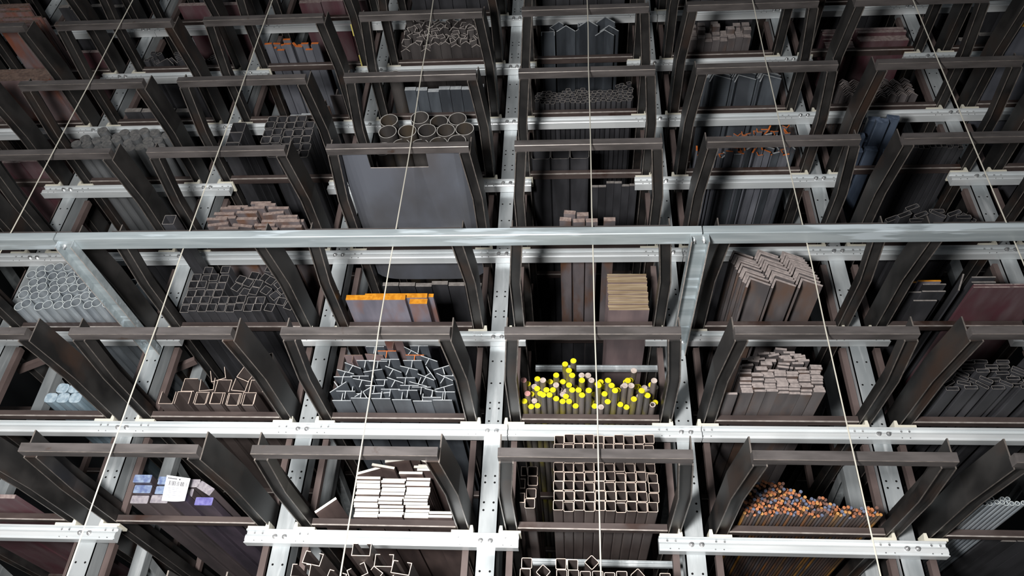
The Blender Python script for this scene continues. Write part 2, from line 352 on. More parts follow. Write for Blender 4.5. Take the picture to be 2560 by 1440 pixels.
# ------------------------------------------------------------------ dropping pieces on a heap (exact vertical drop of outlines)
def rot(p, a): c, s = math.cos(a), math.sin(a); return np.array([(x*c+z*s, -x*s+z*c) for x, z in p])   # matches rotation about +Y
def vdist(pts, A, B):
    # min vertical gap from points (above) down to segments A-B
    if len(A) == 0: return 9.
    x = pts[:, None, 0]; x0 = np.minimum(A[:, 0], B[:, 0])[None]; x1 = np.maximum(A[:, 0], B[:, 0])[None]
    dx = B[:, 0]-A[:, 0]; dx = np.where(abs(dx) < 1e-9, 1e-9, dx)
    z = A[:, 1][None]+(x-A[:, 0][None])/dx[None]*(B[:, 1]-A[:, 1])[None]
    g_ = pts[:, None, 1]-z; ok = (x >= x0-1e-7) & (x <= x1+1e-7) & (g_ > -.02)
    g_ = np.where(ok, g_, 9.); return g_.min()
def heap(outlines, x0, x1, n, rng, rots, top=None, tries=12, z0=.081, pad=.0006, bias=None):
    placed = []; FA = np.zeros((0, 2)); FB = np.zeros((0, 2)); fails = 0
    while len(placed) < n and fails < 25:
        best = None
        for _ in range(tries):
            oi = rng.randrange(len(outlines)); a = rots(rng); p = rot(outlines[oi], a)
            xm, xM = p[:, 0].min(), p[:, 0].max()
            if x1-x0 < xM-xm: continue
            x = rng.uniform(x0-xm, x1-xM); q = p+np.array([x, 1.5])
            d = min((q[:, 1]-z0).min(), vdist(q, FA, FB))
            # fixed vertices up to the moving edges
            if len(FA):
                A, B = q, np.roll(q, -1, 0); fx = FA[:, None, 0]
                u0 = np.minimum(A[:, 0], B[:, 0])[None]; u1 = np.maximum(A[:, 0], B[:, 0])[None]; dx = B[:, 0]-A[:, 0]; dx = np.where(abs(dx) < 1e-9, 1e-9, dx)
                z = A[:, 1][None]+(fx-A[:, 0][None])/dx[None]*(B[:, 1]-A[:, 1])[None]
                gg = np.where((fx >= u0) & (fx <= u1), z-FA[:, None, 1], 9.); d = min(d, gg.min())
            z = 1.5-d+pad; zt = z+p[:, 1].max()
            if top is not None and zt > top(x): continue
            score = z+(bias(x) if bias else 0)
            if best is None or score < best[0]: best = (score, x, z, a, oi, p)
        if best is None: fails += 1; continue
        _, x, z, a, oi, p = best; q = p+np.array([x, z]); FA = np.vstack([FA, q]); FB = np.vstack([FB, np.roll(q, -1, 0)]); placed.append((x, z, a, oi))
    return placed
def hexpack(x0, x1, r, top, rng, z0=.081, jit=.1, gap=1.01):
    out = []; row = 0
    while True:
        z = z0+r+row*r*1.74*gap; any_ = False
        x = x0+r+(row % 2)*r*gap
        while x < x1-r:
            if z+r < top(x)+.08: out.append((x, z, 0, 0)); any_ = True
            x += 2*r*gap
        row += 1
        if row > 60 or not any_: break
    return out

def layer_names(pl, hz):
    # sort into layers by height, then left to right
    idx = sorted(range(len(pl)), key=lambda j: pl[j][1]); layers = {}
    for j in idx: layers.setdefault(int((pl[j][1]-.081)/hz), []).append(j)
    res = {}
    ks = sorted(layers)
    for n_, kk in enumerate(ks):
        L_ = sorted(layers[kk], key=lambda j: pl[j][0])
        for q, j in enumerate(L_):
            lay = 'bottom' if n_ == 0 else ('top' if n_ == len(ks)-1 and len(ks) > 2 else nth(n_+1))
            res[j] = f'{nth(q+1)} from left, {lay} layer'
    return res
def place(i, k, name, desc, cat, pl, meshes, yend, hz, group, yj=0., rng=None, ys=None, names=None):
    nm = names or layer_names(pl, hz)
    for j, (x, z, a, oi) in enumerate(pl):
        y = (ys[j] if ys else yend+(rng.uniform(-yj, yj) if yj else 0))
        me = meshes[j] if isinstance(meshes, list) and len(meshes) == len(pl) and oi == -1 else (meshes[oi] if isinstance(meshes, (list, tuple)) else meshes)
        d = desc[j] if isinstance(desc, list) else desc
        o = obj(name[j] if isinstance(name, list) else name, me, loc=V(XS[i]+x, y, ZS[k]+z), roty=a)
        tag(o, f'{d}, {nm[j]}', cat, group)

# ================================================================== contents
R = random.Random; ANG = 115
def fill(i, k):
    pass

# --- level 0 ---------------------------------------------------------
cassette(-1, 0, 'with a red-brown plate, at the lower left edge')
me = section('redplate', 'solid', T_(rects(.26, .02)), name='steel_plate')
place(-1, 0, 'steel_plate', 'wide red-brown plate at the lower left edge', 'plate', [(.58, .091, 0, 0), (.30, .091, 0, 0)], me, -.25, .03, 'red-brown plates, lower left')

cassette(0, 0, 'holding the plastic-wrapped bars with a paper label')
WB = [section(q, 'solid', T_(rrect(.088, .040, .004)), name='wrapped_bar') for q in ('wrapgrey', 'wrapblue', 'wrapviolet')]
pl = []; ys = []; mm = []; ds = []; nm = []
wrap = [(.335, 0, 0, -.21, 0, 'first from left in the bottom row'), (.440, 0, 0, -.22, 0, 'second from left in the bottom row'), (.545, 0, 0, -.26, 2, 'third from left in the bottom row'), (.655, 0, 0, -.20, 2, 'right end of the bottom row'),
        (.350, 1, 0, -.24, 1, 'left end of the middle row'), (.455, 1, 0, -.23, 1, 'middle row, under the paper label'), (.545, 1, 0, -.20, 0, 'middle row, behind the paper label'),
        (.350, 2, 0, -.27, 1, 'left end of the top row'), (.465, 2, 0, -.25, 1, 'left of the paper label in the top row'), (.575, 2, 0, -.22, 0, 'right of the paper label in the top row')]
for x, r_, a, y, mt_, n_ in wrap:
    pl.append((x, .101+.0415*r_, a, mt_)); ys.append(y); nm.append(n_); ds.append(['grey', 'blue', 'violet'][mt_]+' plastic-wrapped flat bar')
pl.append((.655, .160, .5, 0)); ys.append(-.22); nm.append('tilted at the right of the paper label'); ds.append('grey plastic-wrapped flat bar')
place(0, 0, 'wrapped_bar', ds, 'bar', pl, WB, 0, .04, 'plastic-wrapped bars', ys=ys, names=nm)
r = empty('paper_label', V(XS[0]+.545, -.285, .135))
mb = MB(); nx = 6
for a in range(nx):
    for b in range(nx):
        f = lambda u, v: (-.057+.114*u-.012*v*(1-u), .010*math.sin(u*3.1)*(1-v)-.006*v*u, -.065+.128*v-.018*u*v)
        u0, u1, v0, v1 = a/nx, (a+1)/nx, b/nx, (b+1)/nx; q = len(mb.v); mb.v += [f(u0, v0), f(u1, v0), f(u1, v1), f(u0, v1)]; mb.f.append([q, q+1, q+2, q+3]); mb.mi.append(0)
o = obj('paper', mb.data('paper', [M['paper']], local=True), r)
def onlabel(name, rs, mk):
    mb = MB()
    for u0, u1, v0, v1 in rs:
        q = len(mb.v)
        for u, v in ((u0, v0), (u1, v0), (u1, v1), (u0, v1)):
            x, y, z = f(u, v); mb.v.append((x, y-.0012, z))
        mb.f.append([q, q+1, q+2, q+3]); mb.mi.append(0)
    obj(name, mb.data(name, [mk], local=True), r)
g_ = R(3); x = .12; bars = []
while x < .90:
    w_ = g_.choice((.008, .014, .022)); bars.append((x, x+w_, .62, .80)); x += w_+g_.choice((.014, .022, .034))
onlabel('barcode', bars, M['ink'])
onlabel('heading', [(.08+.055*a, .08+.055*a+.038, .87, .92) for a in range(7)]+[(.55, .60, .86, .92)], M['ink'])
onlabel('print_line', [(.10, .10+wd, v, v+.018) for v, wd in ((.52, .6), (.46, .45), (.38, .7), (.32, .5), (.22, .62), (.15, .35))], M['greyink'])
tag(r, 'white paper label with barcode stuck on the plastic-wrapped bars', 'label')

cassette(1, 0, 'holding the white-ended flat bars')
FB = section('bright', 'solid', T_(rects(.119, .0128)), name='flat_bar'); rg = R(5)
pl = []; ys = []; nm = []
for c_ in range(3):
    for r_ in range(13):
        pl.append((.424+.1265*c_+(rg.uniform(-.003, .003) if r_ < 4 else (-.006+.004*math.sin(r_))), .0885+r_*.0158, 0, 0)); ys.append(-.075+rg.uniform(-.012, .012)); nm.append(f'{nth(r_+1)} from bottom, {["left", "middle", "right"][c_]} stack')
hp = [(.795, .089, 0), (.800, .107, 0)]
for n_, (x, z, a) in enumerate(hp): pl.append((x, z, a, 0)); ys.append(-.08); nm.append(['lower', 'upper'][n_]+' of the two right of the stacks')
for n_, (x, z, a, y) in enumerate([(.49, .327, .16, -.12), (.63, .302, 0, -.10), (.415, .312, -.30, -.10), (.72, .320, 0, -.10), (.56, .352, -.14, -.14), (.70, .3385, 0, -.09), (.60, .3765, -.11, -.10), (.715, .357, 0, -.06), (.71, .389, .35, -.02)]):
    pl.append((x, z, a, 0)); ys.append(y); nm.append(f'{nth(n_+1)} of the loose ones on top, counted upwards')
pl.append((.225, .128, -.67, 0)); ys.append(-.10); nm.append('leaning alone against the left rail')
place(1, 0, 'flat_bar', 'white-ended flat bar', 'bar', pl, FB, 0, .016, 'white-ended flat bars', ys=ys, names=nm)

cassette(2, 0, 'holding the big block of square tubes')
def sqt(key, s, t, r=None): 
    r = r or s*.12; return section(key, 'hollow', (T_(rrect(s, s, r)), T_(rrect(s-2*t, s-2*t, max(r-t, s*.04)))), name='square_tube')
ST = sqt('tube', .0478, .0026); pl = []; ys = []; nm = []; rg = R(8)
for r_ in range(8):
    for c_ in range(10):
        x = .353+.0489*c_+(.012 if r_ == 2 and c_ == 9 else 0)+(.006 if r_ in (1, 3) and c_ > 8 else 0)+(.003 if r_ % 2 else 0)
        pl.append((x, .105+.0484*r_, 0, 0)); ys.append(-.205+rg.uniform(-.012, .012)); nm.append(f'{nth(c_+1)} from left, {nth(r_+1)} row from bottom')
place(2, 0, 'square_tube', 'pale-rimmed square tube of the big block', 'tube', pl, ST, 0, .04, 'big block of square tubes', ys=ys, names=nm)
pl = [(.221, .105, 0, 0), (.226, .154, 0, 0), (.232, .216, 0, 0), (.230, .2645, 0, 0)]
place(2, 0, 'square_tube', 'square tube in the narrow column left of the big block', 'tube', pl, ST, -.23, .05, 'narrow column of square tubes', names=['bottom one', 'second from bottom', 'third from bottom', 'top one'])
CH = section('tube', 'solid', T_(chan(.048, .024, .003)), name='channel_bar')
place(2, 0, 'channel_bar', 'small channel bar beside the narrow tube column', 'bar', [(.185, .13, -1.57, 0), (.185, .20, -1.57, 0), (.187, .262, 1.57, 0)], CH, -.235, .05, 'small channels', names=['lowest', 'middle', 'highest'])

cassette(3, 0, 'holding the small rusty round bars')
def topf(pts): 
    xs, zs = zip(*pts); return lambda x: float(np.interp(x, xs, zs))
rg = R(11); r_ = .0080
pl = hexpack(.20, .835, r_, topf([(.20, .09), (.24, .16), (.29, .185), (.40, .165), (.46, .13), (.52, .095), (.60, .085), (.64, .055), (.70, .045), (.78, .06), (.835, .04)]), rg, gap=1.0)
pl = [(x+rg.uniform(-.0006, .0006), z, rg.uniform(0, 1), rg.choices(range(4), (5, 3, 2.5, 1.5))[0]) for x, z, a, _ in pl]
RB = [section(q, 'solid', T_(ring(r_*.985, 8)), name='round_bar') for q in ('rustround', 'brownround', 'blueround', 'amberround')]
adj = ['rust-orange', 'dull brown', 'blue-grey', 'amber']
extra = pl[295:]; pl = pl[:295]
place(3, 0, 'round_rod', [adj[q[3]]+'-ended thin round bar' for q in pl], 'bar', pl, RB, -.19, r_*1.74, 'thin rusty round bars', yj=.03, rng=rg)

cassette(4, 0, 'holding a few white-ended tubes, at the lower right')
RT = section('galvtube', 'hollow', (T_(ring(.0105, 12)), T_(ring(.0075, 12))), name='round_tube')
pl = [(.222+.0225*c_, .092, 0, 0) for c_ in range(8)]+[(.255, .111, 0, 0), (.30, .111, 0, 0), (.322, .111, 0, 0)]
place(4, 0, 'round_tube', 'white-rimmed small round tube at the lower right', 'tube', pl, RT, -.36, .018, 'white-rimmed tubes', yj=.01, rng=R(2))
ME = {}
def planks(i, k, key, n, x0, x1, t, y, desc, name='long_bar', cat='bar', seed=1, yj=.02, group=None):
    rg = R(seed); w_ = (x1-x0)/n; me = section(key, 'solid', T_(rects(w_*.96, t)), name=name)
    pl = [(x0+w_*(c_+.5), .081+t/2, 0, 0) for c_ in range(n)]
    place(i, k, name, desc, cat, pl, me, y, t, group or desc+'s', yj=yj, rng=rg, names=[f'{nth(c_+1)} from left' for c_ in range(n)])
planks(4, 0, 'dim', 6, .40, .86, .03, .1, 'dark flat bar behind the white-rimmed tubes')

# --- level 1 ---------------------------------------------------------
cassette(-1, 1, 'holding the foil-wrapped bundle')
FW = section('foil', 'solid', T_(rrect(.068, .058, .018)), name='wrapped_bar')
place(-1, 1, 'wrapped_bar', 'pale blue foil-wrapped bar', 'bar', [(.595, .111, 0, 0), (.665, .111, 0, 0), (.735, .111, 0, 0), (.64, .170, .1, 0), (.71, .170, 0, 0)], FW, -.14, .05, 'foil-wrapped bars', names=['bottom left', 'bottom middle', 'bottom right', 'upper left', 'upper right'])
cassette(0, 1, 'holding the thin-walled channel bars')
CS = cen(chan(.080, .074, .003)); CR = T_(CS); C1 = section('tube', 'solid', T_(CS), name='channel_bar')
pl = [(.262, .118, 0, 0), (.352, .118, math.pi, 0)]; nm = ['lying open upwards at the far left', 'open downwards beside it']
CI = section('tube', 'solid', T_(cen(chan(.060, .066, .0028))), name='channel_bar'); CO = section('tube', 'solid', T_(cen(chan(.074, .068, .0028))), name='channel_bar')
for c_ in range(4):
    x = .452+.087*c_; pl += [(x, .114, 0, 1), (x+.001, .1185, math.pi, 2)]; w_ = ('inner', 'outer'); nm += [f'inner one of the {nth(c_+1)} boxed pair from left', f'outer one of the {nth(c_+1)} boxed pair from left']
pl += [(.36, .200, 1.57, 0), (.462, .200, -.12, 0), (.556, .192, math.pi, 0), (.65, .196, .10, 0), (.743, .192, math.pi, 0), (.50, .270, -.35, 0), (.66, .272, .40, 0)]
nm += ['standing on its side at the left of the second layer', 'second in the second layer', 'third in the second layer', 'fourth in the second layer', 'right end of the second layer', 'left of the two on top', 'right of the two on top']
place(0, 1, 'channel_bar', 'thin-walled channel bar', 'bar', pl, [C1, CI, CO], -.13, .07, 'thin-walled channels', names=nm, yj=.01, rng=R(4))
tag(obj('channel_bar', section('tube', 'solid', T_(cen(lchan(.050, .075, .02, .004))), name='channel_bar'), loc=V(XS[0]+.845, -.30, ZS[1]+.26), roty=-.3), 'single bent channel bar leaning right of the thin-walled channels', 'bar')

cassette(1, 1, 'holding the heap of tee bars')
rg = R(21); to = tee(.100, .045, .0042); TB = [section('bluesteel', 'solid', T_(to), name='tee_bar'), section('rustplate', 'solid', T_(to), name='tee_bar'), section('orangetip', 'solid', T_(to), name='tee_bar')]
tops = topf([(.165, .16), (.30, .30), (.42, .36), (.55, .37), (.66, .30), (.80, .20), (.86, .15)])
base = [(.235+.107*c_, .081+.0225, 0, 0) for c_ in range(6)]
def heap_on(outl, base, x0, x1, n, rng, rots, top, tries=14):
    # seed the heap with a regular bottom layer
    FA = []; 
    for x, z, a, oi in base: FA.append(rot(outl[oi], a)+np.array([x, z]))
    return base+heap_seed(outl, FA, x0, x1, n, rng, rots, top, tries)
def heap_seed(outl, seeds, x0, x1, n, rng, rots, top, tries):
    placed = []; FA = np.vstack(seeds) if seeds else np.zeros((0, 2)); FB = np.vstack([np.roll(q, -1, 0) for q in seeds]) if seeds else np.zeros((0, 2)); fails = 0
    while len(placed) < n and fails < 25:
        best = None
        for _ in range(tries):
            oi = rng.randrange(len(outl)); a = rots(rng); p = rot(outl[oi], a); xm, xM = p[:, 0].min(), p[:, 0].max()
            x = rng.uniform(x0-xm, x1-xM); q = p+np.array([x, 1.5]); d = min((q[:, 1]-.081).min(), vdist(q, FA, FB))
            if len(FA):
                A, B = q, np.roll(q, -1, 0); fx = FA[:, None, 0]; u0 = np.minimum(A[:, 0], B[:, 0])[None]; u1 = np.maximum(A[:, 0], B[:, 0])[None]
                dx = B[:, 0]-A[:, 0]; dx = np.where(abs(dx) < 1e-9, 1e-9, dx); z = A[:, 1][None]+(fx-A[:, 0][None])/dx[None]*(B[:, 1]-A[:, 1])[None]
                d = min(d, np.where((fx >= u0) & (fx <= u1), z-FA[:, None, 1], 9.).min())
            z = 1.5-d+.0006
            if top is not None and z+p[:, 1].max() > top(x)+.08: continue
            if best is None or z < best[0]: best = (z, x, a, oi, p)
        if best is None: fails += 1; continue
        z, x, a, oi, p = best; q = p+np.array([x, z]); FA = np.vstack([FA, q]); FB = np.vstack([FB, np.roll(q, -1, 0)]); placed.append((x, z, a, oi))
    return placed
pl = heap_on([to], base, .165, .865, 85, rg, lambda g: g.choice((0, 0, math.pi, g.uniform(-.7, .7), g.uniform(2.4, 3.9), g.uniform(-3, 3))), tops)
pl = [(x, z, a, (0 if z < .30 else rg.choice((0, 1, 1, 2)))) for x, z, a, _ in pl]
place(1, 1, 'tee_bar', [('grey', 'rust-brown', 'orange-painted')[q[3]]+' tee bar' for q in pl], 'bar', pl, TB, -.19, .035, 'heap of tee bars', yj=.03, rng=rg)

cassette(2, 1, 'holding the yellow-tipped round bars')
rg = R(31); r_ = .0160; x0, x1 = .158, .872
topy = topf([(.158, .155), (.45, .16), (.60, .15), (.75, .165), (.872, .165)])
pl0 = hexpack(x0, x1, r_, topy, rg, gap=1.03)
YB = [section(q, 'solid', T_(ring(r_*.98, 14)), name='round_bar') for q in ('yellow', 'plainround', 'pinkround')]
HB = section('plainround', 'hollow', (T_(ring(r_*.98, 14)), T_(ring(r_*.62, 14))), name='round_bar')
pl = []; ys = []; ds = []
for x, z, a, _ in pl0:
    row = (z-.081)/r_/1.74
    if row > 4 and rg.random() < .15: continue
    t = rg.choices((0, 1, 2, 3), (6, 1.6+(2.5 if x > .62 else 0), .5, .6))[0] if row > .9 else rg.choices((0, 1, 3), (8, 1, 1))[0]
    pl.append((x+rg.uniform(-.0004, .0004), z, 0, t)); ys.append(-.10-rg.choice((0, .01, .03, .06, .09, .13, .18))*(1 if row > .5 else .3)); ds.append(['yellow-tipped round bar', 'bare grey round bar', 'pink-tipped round bar', 'hollow grey tube'][t])
zt = max(q[1] for q in pl)
pl += [(.385, .272, 0, 0), (.428, .274, 0, 0)]; ys += [-.24, -.27]; ds += ['yellow-tipped round bar']*2
nmy = layer_names(pl[:-2], r_*1.74); nmy[len(pl)-2] = 'left of the two standing out high above the heap'; nmy[len(pl)-1] = 'right of the two standing out high above the heap'
place(2, 1, 'round_bar', ds, 'bar', pl, YB+[HB], 0, .03, 'yellow-tipped and grey round bars', ys=ys, names=nmy)

cassette(3, 1, 'holding the stack of small mauve flat bars')
rg = R(41); w_, t_ = .0565, .0125; me = section('mauve', 'solid', T_(rects(w_*.985, t_*.96)), name='flat_bar'); pl = []; 
for c_ in range(7):
    for r_ in range(10):
        pl.append((.278+w_*1.02*c_+.003*math.sin(r_*1.1+c_), .088+t_*r_, 0, 0))
fo = rects(w_*.98, t_*.96)
seeds = [rot(fo, a)+np.array([x, z]) for x, z, a, _ in pl]
pl += heap_seed([fo], seeds, .25, .68, 44, rg, lambda g: g.uniform(-.3, .3)*g.random(), topf([(.25, .13), (.30, .20), (.45, .265), (.60, .21), (.68, .13)]), 14)
pl.append((.205, .088, 0, 0))
place(3, 1, 'flat_bar', 'small mauve-grey flat bar', 'bar', pl, me, -.29, t_*1.02, 'small mauve flat bars', yj=.018, rng=rg)

cassette(4, 1, 'holding the tangle of flat rectangular tubes, at the right edge')
def rtube(key, a, b, t): return section(key, 'hollow', (T_(rrect(a, b, b*.2)), T_(rrect(a-2*t, b-2*t, b*.12))), name='rectangular_tube')
rg = R(51); ro = rects(.062, .020)
pl = heap([ro], .22, .62, 34, rg, lambda g: g.choice((0, 0, g.uniform(-.9, .9), .5)), topf([(.22, .14), (.4, .27), (.62, .25)]))
place(4, 1, 'rectangular_tube', 'flat rectangular tube of the tangle at the right edge', 'tube', pl, rtube('dim', .061, .0195, .002), -.33, .024, 'tangle of flat tubes', yj=.03, rng=rg)
rg = R(52); pl = heap([rects(.10, .05)], .62, .865, 8, rg, lambda g: g.uniform(-.5, .1), topf([(.6, .3), (.87, .3)]))
place(4, 1, 'rectangular_tube', 'larger rectangular tube at the right edge', 'tube', pl, rtube('dim', .098, .049, .003), -.36, .05, 'larger tubes right edge', yj=.02, rng=rg)

# --- level 2 ---------------------------------------------------------
cassette(-2, 2, 'at the left edge under the guard rail')
cassette(-1, 2, 'holding the galvanised round tubes')
rg = R(61); r_ = .0305
pl = hexpack(.16, .87, r_, topf([(.16, .33), (.24, .37), (.50, .36), (.75, .34), (.87, .30)]), rg, gap=1.01)
pl = [q for q in pl if not (q[1] > .30 and rg.random() < .3)]
place(-1, 2, 'round_tube', 'galvanised round tube', 'tube', pl, section('galvtube', 'hollow', (T_(ring(r_*.985, 18)), T_(ring(r_*.86, 18))), name='round_tube'), -.20, r_*1.74, 'galvanised round tubes', yj=.025, rng=rg)
cassette(0, 2, 'holding the square tubes with a slanting heap')
ST2 = sqt('dim', .0525, .0028, .004); pl = []; rg = R(62)
for r_ in range(6):
    for c_ in range(9 if r_ < 2 else 4):
        if r_ == 5 and c_ not in (1, 3): continue
        pl.append((.203+.0545*c_+.0035*r_, .108+.0535*r_, 0, 0))
so = rects(.0535, .0535); seeds = [rot(so, a)+np.array([x, z]) for x, z, a, _ in pl]
pl += heap_seed([so], seeds, .445, .865, 22, rg, lambda g: g.choice((.6, .75, .5, .35, .2)), topf([(.44, .20), (.55, .33), (.65, .35), (.8, .28), (.87, .20)]), 16)
place(0, 2, 'square_tube', 'dark square tube beside the left guard rail bracket', 'tube', pl, ST2, -.16, .0535, 'dark square tubes', yj=.012, rng=rg)
tag(obj('square_tube', sqt('dim', .068, .003, .004), loc=V(XS[0]+.178, -.55, ZS[2]+.445)), 'thick square tube sticking out far above the dark square tubes', 'tube')
cassette(1, 2, 'holding the orange-edged plates')
nm = ['bottom one, wide', 'second, set further right', 'top one', 'narrow one at the right']
OP = [section('orange', 'solid', T_(rects(.335, .034)), name='steel_plate'), section('orange', 'solid', T_(rects(.355, .030)), name='steel_plate'), section('orange', 'solid', T_(rects(.33, .024)), name='steel_plate'), section('orange', 'solid', T_(rects(.10, .034)), name='steel_plate')]
place(1, 2, 'steel_plate', 'orange-edged plate', 'plate', [(.350, .099, 0, 0), (.455, .132, 0, 1), (.495, .160, 0, 2), (.585, .099, 0, 3)], OP, 0, .03, 'orange-edged plates', ys=[-.27, -.24, -.20, -.23], names=nm)
cassette(2, 2, 'holding the tall stack of tan-ended plates')
pl = [(.735+R(70+q).uniform(-.003, .003), .088+.0133*q, 0, 0) for q in range(19)]
place(2, 2, 'wide_flat_bar', 'tan-ended wide flat bar', 'bar', pl, section('tan', 'solid', T_(rects(.222, .0126)), name='wide_flat_bar'), -.16, .0133, 'tall stack of tan-ended flats', yj=.008, rng=R(7), names=[f'{nth(q+1)} from the bottom' for q in range(19)])
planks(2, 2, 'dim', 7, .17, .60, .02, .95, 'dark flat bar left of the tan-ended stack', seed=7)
cassette(3, 2, 'holding the nested heavy angle bars')
rg = R(71); ao = [(a-.004, b-.004) for a, b in angle(.115, .0115, .070)]; AB = section('mauve', 'solid', T_(ao), name='angle_bar')
pl = []; nm = []; ys = []
for r_ in range(11):
    for c_ in range(3):
        pl.append((.362+.134*c_-.0050*r_+rg.uniform(-.002, .002), .148+.0228*r_, math.radians(ANG), 0)); ys.append(-.37+.006*r_+rg.uniform(-.012, .012)); nm.append(f'{nth(r_+1)} from bottom, {["left", "middle", "right"][c_]} stack')
place(3, 2, 'angle_bar', 'heavy angle bar, peak up', 'bar', pl, AB, 0, .02, 'nested heavy angle bars', ys=ys, names=nm)
cassette(4, 2, 'holding loose plates and a red-brown plate stack')
PB = [section('redplate', 'solid', T_(rects(.20, .008)), name='steel_plate'), section('dim', 'solid', T_(rects(.12, .008)), name='steel_plate'), section('orange', 'solid', T_(rects(.12, .010)), name='steel_plate')]
pl = [(.60, .086, 0, 0), (.78, .0865, .0, 0), (.60, .0955, 0, 0), (.79, .0955, 0, 0), (.56, .118, 0, 1), (.57, .150, 0, 1), (.30, .086, 0, 1), (.345, .125, 0, 1), (.30, .155, 0, 1), (.37, .185, 0, 1), (.355, .215, 0, 2), (.30, .235, 0, 2), (.465, .14, -1.1, 1)]
ys = [-.36, -.36, -.37, -.37, -.36, -.36, -.24, -.27, -.22, -.25, -.24, -.2, -.33]
nm = ['bottom left of the red-brown pair', 'bottom right of the red-brown pair', 'upper left of the red-brown pair', 'upper right of the red-brown pair', 'lower short one above the red-brown plates', 'upper short one above the red-brown plates', 'lowest at the left', 'second at the left', 'third at the left', 'fourth at the left', 'with orange edge, lower', 'with orange edge, upper', 'leaning steeply in the middle']
place(4, 2, 'steel_plate', 'plate right of the heavy angle bars', 'plate', pl, PB, 0, .02, 'loose plates right', ys=ys, names=nm)

# --- level 3 ---------------------------------------------------------
cassette(-2, 3, 'at the left edge just above the guard rail')
cassette(-1, 3, 'above the galvanised round tubes'); planks(-1, 3, 'dim', 5, .2, .8, .03, -.1, 'dark flat bar above the galvanised round tubes', seed=3)
cassette(0, 3, 'holding the rusty flat bar heap'); rg = R(81); fo = rects(.13, .022)
pl = heap([fo], .165, .80, 26, rg, lambda g: g.uniform(-.22, .22)*g.choice((0, 0, 1)), topf([(.165, .11), (.3, .22), (.45, .30), (.6, .30), (.8, .17)]))
place(0, 3, 'flat_bar', 'rusty pinkish flat bar above the dark square tubes', 'bar', pl, section('rustflat', 'solid', T_(rects(.129, .0215)), name='flat_bar'), -.20, .024, 'rusty pinkish flats', yj=.03, rng=rg)
cassette(1, 3, 'holding the large curved sheet')
# curved sheet with a rectangular notch at its front edge
mb = MB(); NX = 24; ysh = [-.827, -.695, .35]; xa, xb = .150, .862
def sz(u): return .083+.05*abs(2*u-1)**6
for side, off in ((0, 0), (1, .006)):
    for a in range(NX):
        for b in range(2):
            u0, u1 = a/NX, (a+1)/NX
            if b == 0 and 6 <= a < 17: continue
            q = len(mb.v)
            for u, y in ((u0, ysh[b]), (u1, ysh[b]), (u1, ysh[b+1]), (u0, ysh[b+1])): mb.v.append((xa+(xb-xa)*u, y, sz(u)+off))
            mb.f.append([q, q+1, q+2, q+3]); mb.mi.append(0)
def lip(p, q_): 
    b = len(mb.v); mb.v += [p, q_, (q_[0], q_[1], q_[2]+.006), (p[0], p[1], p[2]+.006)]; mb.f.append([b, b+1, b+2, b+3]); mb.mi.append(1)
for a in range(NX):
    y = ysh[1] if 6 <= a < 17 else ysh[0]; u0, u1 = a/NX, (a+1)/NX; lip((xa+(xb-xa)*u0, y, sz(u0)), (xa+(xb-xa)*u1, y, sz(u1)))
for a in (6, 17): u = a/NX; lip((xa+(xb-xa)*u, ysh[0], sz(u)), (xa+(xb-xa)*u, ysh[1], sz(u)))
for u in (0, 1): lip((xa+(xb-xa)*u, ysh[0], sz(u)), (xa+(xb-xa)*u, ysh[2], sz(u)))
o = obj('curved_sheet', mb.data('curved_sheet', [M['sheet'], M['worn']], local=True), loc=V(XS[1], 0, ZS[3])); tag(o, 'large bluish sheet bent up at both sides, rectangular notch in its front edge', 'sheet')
for p in o.data.polygons: p.use_smooth = p.material_index == 0
planks(1, 3, 'dim', 6, .17, .84, .03, .42, 'dark bar behind the curved sheet', seed=33)
cassette(2, 3, 'holding a few short flats just above the guard rail'); rg = R(83); fo = rects(.075, .025)
pl = heap([rects(.07, .03)], .30, .70, 13, rg, lambda g: g.uniform(-.35, .35), topf([(.3, .10), (.45, .17), (.55, .14), (.7, .10)]))
place(2, 3, 'flat_bar', 'small rusty flat bar above the guard rail, middle', 'bar', pl, section('rustflat', 'solid', T_(rects(.069, .0295)), name='flat_bar'), -.22, .03, 'small rusty flats', yj=.03, rng=rg)
planks(2, 3, 'dim', 8, .17, .86, .012, 1.0, 'dark bar deep behind the small rusty flats', seed=8)
cassette(3, 3, 'above the heavy angle bars'); planks(3, 3, 'dim', 12, .2, .82, .03, .05, 'dark bar above the heavy angle bars', seed=9)
cassette(4, 3, 'holding the mixed dull tubes above the guard rail, right'); rg = R(85)
pl = heap([rects(.085, .028)], .24, .78, 24, rg, lambda g: g.choice((0, .6, -.4, .75)), topf([(.24, .13), (.4, .2), (.78, .16)]))
place(4, 3, 'rectangular_tube', 'dull rectangular tube above the right part of the guard rail', 'tube', pl, rtube('dim', .084, .0275, .0025), -.20, .03, 'dull rectangular tubes', yj=.03, rng=rg)
cassette(5, 3, 'at the right edge above the guard rail')

